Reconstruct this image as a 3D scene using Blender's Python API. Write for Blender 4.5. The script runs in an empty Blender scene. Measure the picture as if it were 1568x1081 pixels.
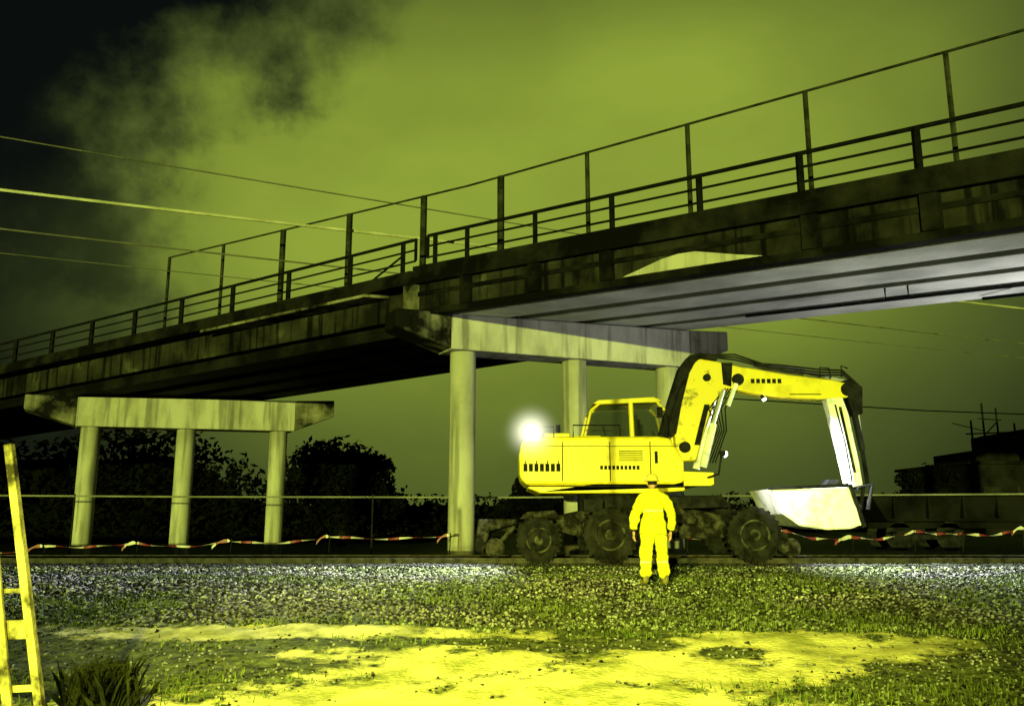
import bpy, bmesh, math, random
import numpy as np
from mathutils import Vector, Matrix, noise
random.seed(7); np.random.seed(7)
scene=bpy.context.scene
scene.view_settings.view_transform='Standard'
scene.view_settings.look='None'
scene.view_settings.exposure=0
COL=scene.collection

# ------------------------------------------------------------ materials
def new_mat(name):
    m=bpy.data.materials.new(name); m.use_nodes=True
    nt=m.node_tree; b=nt.nodes['Principled BSDF']
    return m,nt,b
def mottled(name,c1,c2,scale=3.0,rough=0.85,stretch=(1,1,1),lo=0.35,hi=0.65,bump=0.3,c3=None,metal=0.0,fine=30.0,streak=0.0):
    m,nt,b=new_mat(name); N=nt.nodes; L=nt.links
    tc=N.new('ShaderNodeTexCoord'); mp=N.new('ShaderNodeMapping'); mp.inputs['Scale'].default_value=stretch
    L.new(tc.outputs['Object'],mp.inputs[0])
    n=N.new('ShaderNodeTexNoise'); n.inputs['Scale'].default_value=scale; n.inputs['Detail'].default_value=7; n.inputs['Roughness'].default_value=0.6
    L.new(mp.outputs[0],n.inputs['Vector'])
    r=N.new('ShaderNodeValToRGB'); r.color_ramp.elements[0].position=lo; r.color_ramp.elements[1].position=hi
    r.color_ramp.elements[0].color=(*c1,1); r.color_ramp.elements[1].color=(*c2,1)
    if c3:
        e=r.color_ramp.elements.new((lo+hi)/2+0.03); e.color=(*c3,1)
    L.new(n.outputs['Fac'],r.inputs[0]); col=r.outputs[0]
    if streak>0:
        m2=N.new('ShaderNodeMapping'); m2.inputs['Scale'].default_value=(4.5,4.5,.28); L.new(tc.outputs['Object'],m2.inputs[0])
        ns=N.new('ShaderNodeTexNoise'); ns.inputs['Scale'].default_value=1.0; ns.inputs['Detail'].default_value=5; L.new(m2.outputs[0],ns.inputs['Vector'])
        rs=N.new('ShaderNodeMapRange'); rs.inputs[1].default_value=.36; rs.inputs[2].default_value=.50; rs.inputs[3].default_value=1-streak; rs.inputs[4].default_value=1.0
        L.new(ns.outputs['Fac'],rs.inputs[0])
        vm_=N.new('ShaderNodeVectorMath'); vm_.operation='SCALE'; L.new(col,vm_.inputs[0]); L.new(rs.outputs[0],vm_.inputs['Scale']); col=vm_.outputs[0]
    L.new(col,b.inputs['Base Color'])
    if bump>0:
        n2=N.new('ShaderNodeTexNoise'); n2.inputs['Scale'].default_value=fine; n2.inputs['Detail'].default_value=3
        L.new(tc.outputs['Object'],n2.inputs['Vector'])
        bp=N.new('ShaderNodeBump'); bp.inputs['Strength'].default_value=bump; bp.inputs['Distance'].default_value=0.02
        L.new(n2.outputs['Fac'],bp.inputs['Height']); L.new(bp.outputs[0],b.inputs['Normal'])
    b.inputs['Roughness'].default_value=rough; b.inputs['Metallic'].default_value=metal
    if rough>=.6 or max(c2)<.05: b.inputs['Specular IOR Level'].default_value=.06
    return m
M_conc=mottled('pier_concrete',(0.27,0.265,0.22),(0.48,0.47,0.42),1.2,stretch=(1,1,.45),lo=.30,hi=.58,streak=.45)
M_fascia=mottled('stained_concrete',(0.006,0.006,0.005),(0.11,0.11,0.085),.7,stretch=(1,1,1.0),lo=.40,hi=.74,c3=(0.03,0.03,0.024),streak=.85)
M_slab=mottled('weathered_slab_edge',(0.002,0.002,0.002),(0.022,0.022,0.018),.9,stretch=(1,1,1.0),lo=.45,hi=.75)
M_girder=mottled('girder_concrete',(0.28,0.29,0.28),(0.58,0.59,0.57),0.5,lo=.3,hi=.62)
M_girder_dark=mottled('dark_girder',(0.002,0.002,0.002),(0.014,0.014,0.014),0.8,lo=.45,hi=.75)  # near-black colour for ramp-span girders and the fill between girders
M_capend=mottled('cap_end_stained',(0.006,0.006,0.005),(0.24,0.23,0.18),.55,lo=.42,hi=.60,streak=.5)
M_rail=mottled('dark_railing_paint',(0.002,0.002,0.002),(0.008,0.008,0.007),4,rough=.9,bump=0)
M_fence=mottled('weathered_post_steel',(0.008,0.009,0.007),(0.04,0.042,0.03),3,rough=.9,bump=0)
M_yel=mottled('machine_yellow_paint',(0.55,0.44,0.02),(0.80,0.66,0.03),2.4,rough=.38,lo=.3,hi=.52,bump=.05)
M_yeld=mottled('worn_yellow_paint',(0.30,0.24,0.02),(0.78,0.62,0.03),4.5,rough=.5,lo=.34,hi=.44,bump=.1)
M_blk=mottled('black_steel',(0.004,0.004,0.004),(0.02,0.02,0.02),5,rough=.7)
M_mech=mottled('greasy_steel',(0.005,0.005,0.004),(0.075,0.07,0.055),5,rough=.65,lo=.45,hi=.72)
M_tyre=mottled('tyre_rubber',(0.005,0.005,0.005),(0.022,0.022,0.019),6,rough=.9)
M_rim=mottled('wheel_rim',(0.006,0.006,0.005),(0.10,0.10,0.065),5,rough=.7,lo=.42,hi=.68)
M_white=mottled('bare_bucket_steel',(0.45,0.45,0.43),(0.84,0.84,0.82),3,rough=.6,lo=.33,hi=.53,bump=.15)
M_chrome=mottled('cylinder_rod',(0.5,0.5,0.5),(0.7,0.7,0.7),3,rough=.3,metal=.5,bump=0)
M_suit=mottled('hi_vis_suit',(0.58,0.58,0.02),(0.80,0.78,0.03),4,rough=.8,lo=.3,hi=.6,bump=.3,fine=9)
M_band=mottled('reflective_band',(0.7,0.72,0.3),(0.85,0.85,0.4),6,rough=.4,bump=0)
M_helm=mottled('helmet_plastic',(0.68,0.54,0.06),(0.8,0.64,0.1),3,rough=.4,bump=0)
M_skin=mottled('skin',(0.42,0.25,0.17),(0.5,0.3,0.2),8,rough=.6,bump=.05)
M_boot=mottled('boot_leather',(0.08,0.07,0.03),(0.25,0.22,0.06),8,rough=.7)
M_hair=mottled('dark_hair',(0.01,0.008,0.006),(0.03,0.02,0.015),8,rough=.7)
M_wire=mottled('wire_metal',(0.35,0.36,0.25),(0.6,0.6,0.45),1,rough=.5,bump=0)
M_wire2=mottled('wire_thin',(0.08,0.08,0.07),(0.16,0.16,0.13),1,rough=.6,bump=0)
M_wire3=mottled('fence_cable',(0.14,0.14,0.12),(0.26,0.26,0.22),1,rough=.6,bump=0)
M_wood=mottled('gate_timber',(0.05,0.045,0.02),(0.62,0.58,0.2),3.4,stretch=(1,1,.8),lo=.38,hi=.55)
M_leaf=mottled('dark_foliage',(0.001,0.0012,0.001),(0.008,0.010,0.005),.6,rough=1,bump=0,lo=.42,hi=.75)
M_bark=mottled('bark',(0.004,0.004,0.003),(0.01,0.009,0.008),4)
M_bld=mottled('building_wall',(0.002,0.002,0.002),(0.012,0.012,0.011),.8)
M_railst=mottled('rail_steel',(0.02,0.018,0.015),(0.07,0.065,0.055),6,rough=.6)
M_sleeper=mottled('sleeper_concrete',(0.012,0.012,0.011),(0.05,0.05,0.045),4)
M_shrub=mottled('shrub_leaf',(0.003,0.004,0.002),(0.02,0.024,0.008),5,rough=1,bump=0)
M_grass=mottled('grass_blade',(0.04,0.065,0.012),(0.16,0.21,0.045),1.2,rough=.9,bump=0,lo=.35,hi=.65)
m,nt,b=new_mat('ballast_stone'); at=nt.nodes.new('ShaderNodeAttribute'); at.attribute_name='shade'
nt.links.new(at.outputs['Color'],b.inputs['Base Color']); b.inputs['Roughness'].default_value=.9; b.inputs['Specular IOR Level'].default_value=.1; M_stone=m
m,nt,b=new_mat('window_glass'); b.inputs['Base Color'].default_value=(.04,.05,.04,1); b.inputs['Roughness'].default_value=.1
b.inputs['Alpha'].default_value=.35; M_glass=m
m,nt,b=new_mat('lamp_lens'); b.inputs['Emission Color'].default_value=(1,1,.94,1); b.inputs['Emission Strength'].default_value=40; M_lamp=m
m,nt,b=new_mat('barrier_tape_stripes'); N=nt.nodes; L=nt.links
tc=N.new('ShaderNodeTexCoord'); sp=N.new('ShaderNodeSeparateXYZ'); L.new(tc.outputs['Object'],sp.inputs[0])
f=N.new('ShaderNodeMath'); f.operation='PINGPONG'; f.inputs[1].default_value=.30; L.new(sp.outputs['X'],f.inputs[0])
g=N.new('ShaderNodeMath'); g.operation='GREATER_THAN'; g.inputs[1].default_value=.14; L.new(f.outputs[0],g.inputs[0])
mx=N.new('ShaderNodeMix'); mx.data_type='RGBA'; L.new(g.outputs[0],mx.inputs['Factor'])
mx.inputs['A'].default_value=(.22,.03,.05,1); mx.inputs['B'].default_value=(.62,.58,.60,1); L.new(mx.outputs['Result'],b.inputs['Base Color']); M_tape=m

# ------------------------------------------------------------ helpers
def empty(name):
    e=bpy.data.objects.new(name,None); COL.objects.link(e); return e
def mesh_obj(name,verts,faces,mat,parent=None,smooth=False,bevel=0):
    me=bpy.data.meshes.new(name); me.from_pydata([tuple(v) for v in verts],[],faces); me.update()
    bm=bmesh.new(); bm.from_mesh(me); bmesh.ops.recalc_face_normals(bm,faces=bm.faces); bm.to_mesh(me); bm.free()
    me.materials.append(mat)
    if smooth:
        for p in me.polygons: p.use_smooth=True
    o=bpy.data.objects.new(name,me); COL.objects.link(o)
    if parent: o.parent=parent
    if bevel>0:
        md=o.modifiers.new('bevel','BEVEL'); md.width=bevel; md.segments=2; md.limit_method='ANGLE'
    return o
class MB:
    def __init__(s): s.v=[]; s.f=[]
    def add(s,v,f):
        k=len(s.v); s.v+= [tuple(p) for p in v]; s.f+=[tuple(i+k for i in q) for q in f]
    def hexa(s,p):
        s.add(p,[(0,3,2,1),(4,5,6,7),(0,1,5,4),(1,2,6,5),(2,3,7,6),(3,0,4,7)])
    def box(s,x0,x1,y0,y1,z0,z1):
        s.hexa([(x0,y0,z0),(x1,y0,z0),(x1,y1,z0),(x0,y1,z0),(x0,y0,z1),(x1,y0,z1),(x1,y1,z1),(x0,y1,z1)])
    def prism(s,poly,y0,y1):
        n=len(poly); v=[(x,y0,z) for x,z in poly]+[(x,y1,z) for x,z in poly]
        s.add(v,[tuple(range(n)),tuple(range(2*n-1,n-1,-1))]+[(i,(i+1)%n,(i+1)%n+n,i+n) for i in range(n)])
    def tube(s,path,r,seg=8,r2=None):
        path=[Vector(p) for p in path]; n=len(path); rings=[]
        for i,p in enumerate(path):
            d=(path[min(i+1,n-1)]-path[max(i-1,0)]).normalized()
            up=Vector((0,0,1)) if abs(d.z)<.9 else Vector((0,1,0))
            a=d.cross(up).normalized(); b_=d.cross(a).normalized()
            rr=r if r2 is None else r+(r2-r)*i/(n-1)
            rings.append([p+rr*(math.cos(2*math.pi*k/seg)*a+math.sin(2*math.pi*k/seg)*b_) for k in range(seg)])
        v=[q for R in rings for q in R]; f=[]
        for i in range(n-1):
            for k in range(seg):
                f.append((i*seg+k,i*seg+(k+1)%seg,(i+1)*seg+(k+1)%seg,(i+1)*seg+k))
        f.append(tuple(range(seg))); f.append(tuple(range((n-1)*seg,n*seg)))
        s.add(v,f)
    def lathe(s,prof,cx,cy,cz,seg=28):
        n=len(prof); v=[]; f=[]
        for r,y in prof:
            for k in range(seg):
                a=2*math.pi*k/seg; v.append((cx+r*math.cos(a),cy+y,cz+r*math.sin(a)))
        for i in range(n-1):
            for k in range(seg): f.append((i*seg+k,i*seg+(k+1)%seg,(i+1)*seg+(k+1)%seg,(i+1)*seg+k))
        f.append(tuple(range(seg))); f.append(tuple(range((n-1)*seg,n*seg)))
        s.add(v,f)
    def obj(s,name,mat,parent=None,smooth=False,bevel=0): return mesh_obj(name,s.v,s.f,mat,parent,smooth,bevel)
def sstep(a,b,x):
    t=max(0,min(1,(x-a)/(b-a))); return t*t*(3-2*t)

# ------------------------------------------------------------ ground
def gz(x,y):
    z=-.5+.5*sstep(6.8,15.0,y)
    z+=.085*sstep(16.2,17.1,y)*sstep(21.5,20.4,y)
    z-=.75*sstep(24,31,y)*sstep(-1,-7,x)
    z+=.05*noise.noise(Vector((x*.6,y*.6,0)))*sstep(16.5,14,y)
    z+=.035*noise.noise(Vector((x*2.2,y*2.2,3)))*sstep(17.5,15,y)
    return z
PATCH=[(-.2,7.5,2.6,1.2),(3.0,9.8,1.9,.70),(-2.9,10.45,3.0,.34),(-3.3,6.9,1.8,.7),(1.7,8.7,1.5,.7),(-1.0,9.0,1.6,.65)]
HOLES=[(2.35,9.45,.36,.24),(-3.3,8.9,1.6,.70),(.9,9.9,1.0,.45)]
def sandm(x,y):
    s=-9
    for cx,cy,rx,ry in PATCH: s=max(s,1-((x-cx)/rx)**2-((y-cy)/ry)**2)
    for cx,cy,rx,ry in HOLES: s=min(s,-1+((x-cx)/rx)**2+((y-cy)/ry)**2)
    s+=.9*noise.noise(Vector((x*1.1,y*1.6,9)))+.9*noise.noise(Vector((x*4,y*5,2)))
    return max(0,min(1,.45+s*.8))
xs=np.concatenate([[-900,-400,-150,-60,-30],np.arange(-18,-9,.6),np.arange(-9,11,.11),np.arange(11,20,.6),[30,60,150,400,900]])
ys=np.concatenate([[-200,-50,-10,0,3],np.arange(5,17.4,.1),np.arange(17.4,34,.5),[38,45,60,100,200,450,1200]])
nx,ny=len(xs),len(ys)
gv=[];gm=[]
for y in ys:
    for x in xs:
        gv.append((x,y,gz(x,y))); gm.append(sandm(x,y) if (3<=y<17 and -9<x<11) else 0)
gf=[(j*nx+i,j*nx+i+1,(j+1)*nx+i+1,(j+1)*nx+i) for j in range(ny-1) for i in range(nx-1)]
m,nt,b=new_mat('trackside_ground'); N=nt.nodes; L=nt.links
at=N.new('ShaderNodeAttribute'); at.attribute_name='sand'
tc=N.new('ShaderNodeTexCoord')
n=N.new('ShaderNodeTexNoise'); n.inputs['Scale'].default_value=7; n.inputs['Detail'].default_value=10; n.inputs['Roughness'].default_value=.75; L.new(tc.outputs['Object'],n.inputs['Vector'])
n3=N.new('ShaderNodeTexNoise'); n3.inputs['Scale'].default_value=1.6; n3.inputs['Detail'].default_value=10; n3.inputs['Roughness'].default_value=.72; L.new(tc.outputs['Object'],n3.inputs['Vector'])
r1=N.new('ShaderNodeValToRGB'); r1.color_ramp.elements[0].position=.38; r1.color_ramp.elements[1].position=.66
r1.color_ramp.elements[0].color=(.014,.020,.008,1); r1.color_ramp.elements[1].color=(.19,.23,.08,1); L.new(n.outputs['Fac'],r1.inputs[0])
r2=N.new('ShaderNodeValToRGB'); r2.color_ramp.elements[0].position=.38; r2.color_ramp.elements[1].position=.55
r2.color_ramp.elements[0].color=(.32,.34,.10,1); r2.color_ramp.elements[1].color=(.74,.72,.30,1); L.new(n3.outputs['Fac'],r2.inputs[0])
mm=N.new('ShaderNodeMath'); mm.operation='MULTIPLY_ADD'; L.new(n.outputs['Fac'],mm.inputs[0]); mm.inputs[1].default_value=1.8; mm.inputs[2].default_value=-.9
ad=N.new('ShaderNodeMath'); ad.operation='ADD'; L.new(mm.outputs[0],ad.inputs[0]); L.new(at.outputs['Fac'],ad.inputs[1])
mr=N.new('ShaderNodeMapRange'); mr.inputs[1].default_value=.26; mr.inputs[2].default_value=.75; L.new(ad.outputs[0],mr.inputs[0])
mx=N.new('ShaderNodeMix'); mx.data_type='RGBA'; L.new(mr.outputs[0],mx.inputs['Factor']); L.new(r1.outputs[0],mx.inputs['A']); L.new(r2.outputs[0],mx.inputs['B'])
L.new(mx.outputs['Result'],b.inputs['Base Color']); b.inputs['Roughness'].default_value=.95; b.inputs['Specular IOR Level'].default_value=.1
n4=N.new('ShaderNodeTexNoise'); n4.inputs['Scale'].default_value=22; n4.inputs['Detail'].default_value=6; L.new(tc.outputs['Object'],n4.inputs['Vector'])
bp=N.new('ShaderNodeBump'); bp.inputs['Strength'].default_value=.6; bp.inputs['Distance'].default_value=.05; L.new(n4.outputs['Fac'],bp.inputs['Height']); L.new(bp.outputs[0],b.inputs['Normal'])
g=mesh_obj('ground',gv,gf,m,smooth=True)
at=g.data.attributes.new('sand','FLOAT','POINT'); at.data.foreach_set('value',gm)

def stones(name,pts,smin,smax,colfn):
    base=np.array([(1,0,0),(-1,0,0),(0,1,0),(0,-1,0),(0,0,1),(0,0,-1)],float)
    tri=np.array([(0,2,4),(2,1,4),(1,3,4),(3,0,4),(2,0,5),(1,2,5),(3,1,5),(0,3,5)])
    n=len(pts); V=np.zeros((n,6,3)); C=np.zeros((n,6,4)); C[...,3]=1
    for i,(x,y,z) in enumerate(pts):
        s=random.uniform(smin,smax)*(1 if y>10.5 else .7)
        q=base*np.random.uniform(.55,1.15,(6,1))*s+np.random.uniform(-.25,.25,(6,3))*s
        a=random.random()*6.28; ca,sa=math.cos(a),math.sin(a)
        R=np.array([[ca,-sa,0],[sa*.8,ca*.8,-.6],[sa*.6,ca*.6,.8]])
        q=q@R.T; q[:,2]*=.8
        V[i]=q+np.array([x,y,z+s*.3]); c=colfn(x,y); C[i,:,:3]=c
    F=(tri[None]+6*np.arange(n)[:,None,None]).reshape(-1,3)
    me=bpy.data.meshes.new(name); me.vertices.add(6*n); me.vertices.foreach_set('co',V.reshape(-1))
    me.loops.add(len(F)*3); me.loops.foreach_set('vertex_index',F.reshape(-1)); me.polygons.add(len(F))
    me.polygons.foreach_set('loop_start',np.arange(0,len(F)*3,3)); me.update(calc_edges=True)
    ca=me.attributes.new('shade','FLOAT_COLOR','POINT'); ca.data.foreach_set('color',C.reshape(-1))
    me.materials.append(M_stone); o=bpy.data.objects.new(name,me); COL.objects.link(o); return o
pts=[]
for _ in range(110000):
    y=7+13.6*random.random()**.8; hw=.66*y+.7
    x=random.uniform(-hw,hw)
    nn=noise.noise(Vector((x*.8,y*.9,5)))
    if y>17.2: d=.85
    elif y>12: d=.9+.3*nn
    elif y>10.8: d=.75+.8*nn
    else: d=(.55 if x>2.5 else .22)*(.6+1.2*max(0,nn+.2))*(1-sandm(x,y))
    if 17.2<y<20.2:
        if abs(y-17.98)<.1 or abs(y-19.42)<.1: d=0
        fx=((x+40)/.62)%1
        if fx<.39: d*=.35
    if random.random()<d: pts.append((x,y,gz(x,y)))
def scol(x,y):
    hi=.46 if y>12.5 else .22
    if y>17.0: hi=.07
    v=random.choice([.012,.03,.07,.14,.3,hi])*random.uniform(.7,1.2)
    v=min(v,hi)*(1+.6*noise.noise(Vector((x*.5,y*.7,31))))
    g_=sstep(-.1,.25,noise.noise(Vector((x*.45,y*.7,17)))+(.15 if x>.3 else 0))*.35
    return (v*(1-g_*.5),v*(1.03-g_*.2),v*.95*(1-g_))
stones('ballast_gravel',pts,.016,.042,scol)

gb=MB()
for _ in range(2000):
    y=random.uniform(7.2,15.8); x=random.uniform(-.66*y-.5,.66*y+.5)
    nn=noise.noise(Vector((x*.45,y*.7,17)))+ (.22 if x>.3 and y>9.5 else 0)
    if nn<.06 or (y<11 and sandm(x,y)>.4): continue
    z=gz(x,y)
    for k in range(14):
        a=random.random()*6.28; px=x+random.gauss(0,.16); py=y+random.gauss(0,.16); h=random.uniform(.03,.09); w=.006
        lx,ly=math.cos(a)*h*.6,math.sin(a)*h*.6; c,s=math.cos(a+1.57)*w,math.sin(a+1.57)*w
        gb.add([(px-c,py-s,z),(px+c,py+s,z),(px+lx*.4+c*.7,py+ly*.4+s*.7,z+h*.65),(px+lx*.4-c*.7,py+ly*.4-s*.7,z+h*.65),(px+lx,py+ly,z+h)],[(0,1,2,3),(3,2,4)])
gb.obj('grass',M_grass)

# ------------------------------------------------------------ railway track
tr=empty('railway_track')
t=MB()
for yy in (17.98,19.42):
    t.box(-60,60,yy-.065,yy+.065,.10,.115); t.box(-60,60,yy-.012,yy+.012,.11,.18); t.box(-60,60,yy-.035,yy+.035,.175,.215)
t.obj('rails',M_railst,tr)
t=MB(); x=-40
while x<40: t.box(x,x+.24,17.45,19.95,-.05,.100); x+=.62
t.obj('sleepers',M_sleeper,tr,bevel=.01)

# ------------------------------------------------------------ bridge
br=empty('road_overbridge')
E0=Vector((-2.8,22.6,0)); cap=Vector((.895,.447,0)); dR=Vector((.803,-.596,0)); dL=Vector((-.854,.52,0))
W=9.6; CF=.045
def P(side,s,w,dz):
    d=dR if side>0 else dL
    zt=7.6-(.03 if side>0 else .0356)*s
    p=E0+cap*w+d*s; return Vector((p.x,p.y,zt+CF*w+dz))
def bar(B,side,s0,s1,w0,w1,z0,z1,w0b=None,w1b=None,n=1):
    w0b=w0 if w0b is None else w0b; w1b=w1 if w1b is None else w1b
    for i in range(n):
        a=s0+(s1-s0)*i/n; c=s0+(s1-s0)*(i+1)/n
        B.hexa([P(side,a,w0b,z0),P(side,c,w0b,z0),P(side,c,w1b,z0),P(side,a,w1b,z0),P(side,a,w0,z1),P(side,c,w0,z1),P(side,c,w1,z1),P(side,a,w1,z1)])
SR,SL=42,60
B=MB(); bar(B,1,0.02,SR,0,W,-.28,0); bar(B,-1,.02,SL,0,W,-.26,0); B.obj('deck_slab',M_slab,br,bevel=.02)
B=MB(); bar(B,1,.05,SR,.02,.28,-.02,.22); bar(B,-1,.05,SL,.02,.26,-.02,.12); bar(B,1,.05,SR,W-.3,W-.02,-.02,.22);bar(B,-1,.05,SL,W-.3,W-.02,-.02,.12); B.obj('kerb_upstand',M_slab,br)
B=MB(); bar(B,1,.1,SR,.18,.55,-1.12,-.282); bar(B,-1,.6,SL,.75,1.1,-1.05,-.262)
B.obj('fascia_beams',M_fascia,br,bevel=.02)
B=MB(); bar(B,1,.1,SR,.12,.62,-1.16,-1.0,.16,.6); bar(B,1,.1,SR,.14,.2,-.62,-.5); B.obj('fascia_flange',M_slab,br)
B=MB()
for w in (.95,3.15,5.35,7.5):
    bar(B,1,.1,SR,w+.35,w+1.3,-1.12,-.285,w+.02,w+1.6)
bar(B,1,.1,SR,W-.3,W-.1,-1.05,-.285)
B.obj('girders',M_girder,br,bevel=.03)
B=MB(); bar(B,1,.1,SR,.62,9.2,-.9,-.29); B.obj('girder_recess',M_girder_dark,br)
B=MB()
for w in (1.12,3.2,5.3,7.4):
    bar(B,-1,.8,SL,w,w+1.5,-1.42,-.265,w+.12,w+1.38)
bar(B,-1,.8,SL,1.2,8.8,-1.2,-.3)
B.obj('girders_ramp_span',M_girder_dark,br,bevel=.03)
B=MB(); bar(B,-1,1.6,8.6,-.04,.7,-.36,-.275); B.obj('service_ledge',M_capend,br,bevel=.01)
B=MB()
for s in (1.85,4.05,6.1,10.8,13.0,15.2,17.4): bar(B,1,s-.15,s+.15,.05,.19,-1.0,-.283)
B.obj('fascia_ribs',M_slab,br,bevel=.01)
B=MB()
pp=[(6.5,-.98),(7.0,-.84),(7.5,-.70),(7.9,-.64),(8.3,-.65),(8.7,-.74),(9.2,-.86),(9.8,-.98)]
vv=[P(1,s,.125,z) for s,z in pp]+[P(1,s,.30,z) for s,z in pp]; k=len(pp)
B.add(vv,[tuple(range(k)),tuple(range(2*k-1,k-1,-1))]+[(i,(i+1)%k,(i+1)%k+k,i+k) for i in range(k)])
B.obj('pale_fascia_patch',M_conc,br)  # pale lens-shaped patch standing proud of the fascia

def pier(base,topz,groundz,cols,w0,w1,parent,h=1.0,sl=.04):
    t=Vector((-cap.y,cap.x,0))*.5
    def Q(w,side,z): p=base+cap*w+t*side; return (p.x,p.y,z)
    B=MB(); zt=lambda w: topz+.04*w
    zb=lambda w: topz-h+sl*w
    a,c=cols[0]-.55,cols[-1]+.55
    B.hexa([Q(a,-1,zb(a)),Q(c,-1,zb(c)),Q(c,1,zb(c)),Q(a,1,zb(a)),Q(a,-1,zt(a)),Q(c,-1,zt(c)),Q(c,1,zt(c)),Q(a,1,zt(a))])
    B.obj('pier_cap',M_conc,parent,bevel=.03)
    B=MB(); 
    B.hexa([Q(w0,-1,zt(w0)-h*.45),Q(a-.003,-1,zb(a)+.02),Q(a-.003,1,zb(a)+.02),Q(w0,1,zt(w0)-h*.45),Q(w0,-1,zt(w0)+.06),Q(a-.003,-1,zt(a)+.01),Q(a-.003,1,zt(a)+.01),Q(w0,1,zt(w0)+.06)])
    B.hexa([Q(c+.003,-1,zb(c)+.02),Q(w1,-1,zt(w1)-h*.6),Q(w1,1,zt(w1)-h*.6),Q(c+.003,1,zb(c)+.02),Q(c+.003,-1,zt(c)+.01),Q(w1,-1,zt(w1)+.05),Q(w1,1,zt(w1)+.05),Q(c+.003,1,zt(c)+.01)])
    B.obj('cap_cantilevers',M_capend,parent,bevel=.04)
    for i,w in enumerate(cols):
        p=base+cap*w; z0=groundz; z1=zb(w)-.002
        B=MB(); B.tube([(p.x,p.y,z0),(p.x,p.y,z0+1.5),(p.x,p.y,z1)],.36,32)
        o=B.obj('column_%d'%(i+1),M_conc,parent,smooth=False)
        for q in o.data.polygons: q.use_smooth=len(q.vertices)==4
        B=MB(); B.tube([(p.x,p.y,z0-.1),(p.x,p.y,z0+.12)],.5,32); B.obj('plinth_%d'%(i+1),M_conc,parent,bevel=.02)
pier(E0,6.46,-.15,[1.6,5.2,8.6],-.55,10.7,br,.95,.015)
pier(Vector((-17.9,31.8,0)),5.46,-.85,[1.9,5.35,9.0],-.4,11.2,br,1.08,.02)
pier(E0+dR*19.5,5.86,-.6,[1.6,5.2,8.6],-.3,10.8,br,.9)
pier(E0+dL*52,4.3,-.8,[1.6,5.2,8.6],-.3,10.8,br,.9)
B=MB(); bar(B,1,-.35,.09,.05,1.0,-1.5,-.01); B.obj('joint_end_block',M_capend,br,bevel=.03)
B=MB()
def rail(side,s0,s1,posts,H,w=.14,ends=True):
    for z,r in ((H,.046),(H-.3,.028),(H-.62,.028)):
        B.tube([P(side,s0,w,z),P(side,(s0+s1)/2,w,z),P(side,s1,w,z)],r,6)
    q_=.06
    for s in posts:
        p=P(side,s,w,-.15); q=P(side,s,w,H)
        B.hexa([(p.x-q_,p.y-q_,p.z),(p.x+q_,p.y-q_,p.z),(p.x+q_,p.y+q_,p.z),(p.x-q_,p.y+q_,p.z),(q.x-q_,q.y-q_,q.z),(q.x+q_,q.y-q_,q.z),(q.x+q_,q.y+q_,q.z),(q.x-q_,q.y+q_,q.z)])
rail(1,.45,SR,[.72]+[1.85+2.2*i for i in range(18)],1.06)
rail(-1,.0,SL,[.45]+[2.4+2.5*i for i in range(22)],1.02)
for side,s in ((1,.45),(-1,0.0)):
    B.tube([P(side,s,.14,.42),P(side,s,.14,1.05)],.045,6)
B.tube([P(-1,1.9,.14,-.05),P(-1,.5,.14,.62)],.03,6)
rail(1,.25,SR,[1.85+2.2*i for i in range(18)],1.06,W-.15)
rail(-1,.0,SL,[2.4+2.5*i for i in range(22)],1.02,W-.15)
B.obj('handrails',M_rail,br)
B=MB(); WF=1.7
for side,ss in ((1,[1.2+2.85*i for i in range(14)]),(-1,[1.6+2.95*i for i in range(5)])):
    for i,s in enumerate(ss):
        p=P(side,s,WF,-.05); zt=10.5-.012*s if side>0 else 10.5
        B.tube([p,(p.x,p.y,zt)],.10 if (side<0 and i<3) or (side>0 and i==0) else .06,6)
p=P(1,40,WF,0); q=P(1,0,WF,0); r_=P(-1,13.4,WF,0)
B.tube([(p.x,p.y,10.02),(q.x,q.y,10.5)],.03,6); B.tube([(q.x,q.y,10.5),(r_.x,r_.y,10.5)],.03,6)
B.obj('tall_fence_posts',M_fence,br)
B=MB(); B.tube([P(1,4,6.9,-1.2),P(1,20,6.9,-1.2)],.04,6); B.tube([P(1,9,4.9,-1.2),P(1,9,4.9,-1.45),P(1,9.5,4.9,-1.45),P(1,9.5,4.9,-1.2)],.025,6)
B.tube([P(1,9,8.5,-1.2),P(1,11,7.2,-1.38),P(1,12.5,8.8,-1.25)],.045,6); B.tube([P(1,10,9.5,-1.1),P(1,13,8.9,-1.3),P(1,14.5,9.4,-1.2)],.04,6); B.obj('soffit_conduit',M_blk,br)

# ------------------------------------------------------------ overhead wires
def wire(x,y,z,r,mat,sag=.15,slope=.375):
    B=MB(); pts=[]
    for i in range(41):
        t_=-45+110*i/40; pts.append((x+t_,y+slope*t_,z+sag*math.sin(i*.6)))
    B.tube(pts,r,6); return B.obj('overhead_wire',mat)
wire(-14.3,22.4,10.0,.045,M_wire,.02)
wire(-15,23.3,12.0,.022,M_wire2,.02,.5)
wire(-14.4,22.8,9.0,.026,M_wire2,.02,.42)
wire(-15.6,25.1,9.0,.016,M_wire2,.02,.42)
B=MB(); B.tube([(8,40,6.7),(20,41,6.1),(45,44,5.6)],.03,6); B.obj('overhead_wire',M_blk)

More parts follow.
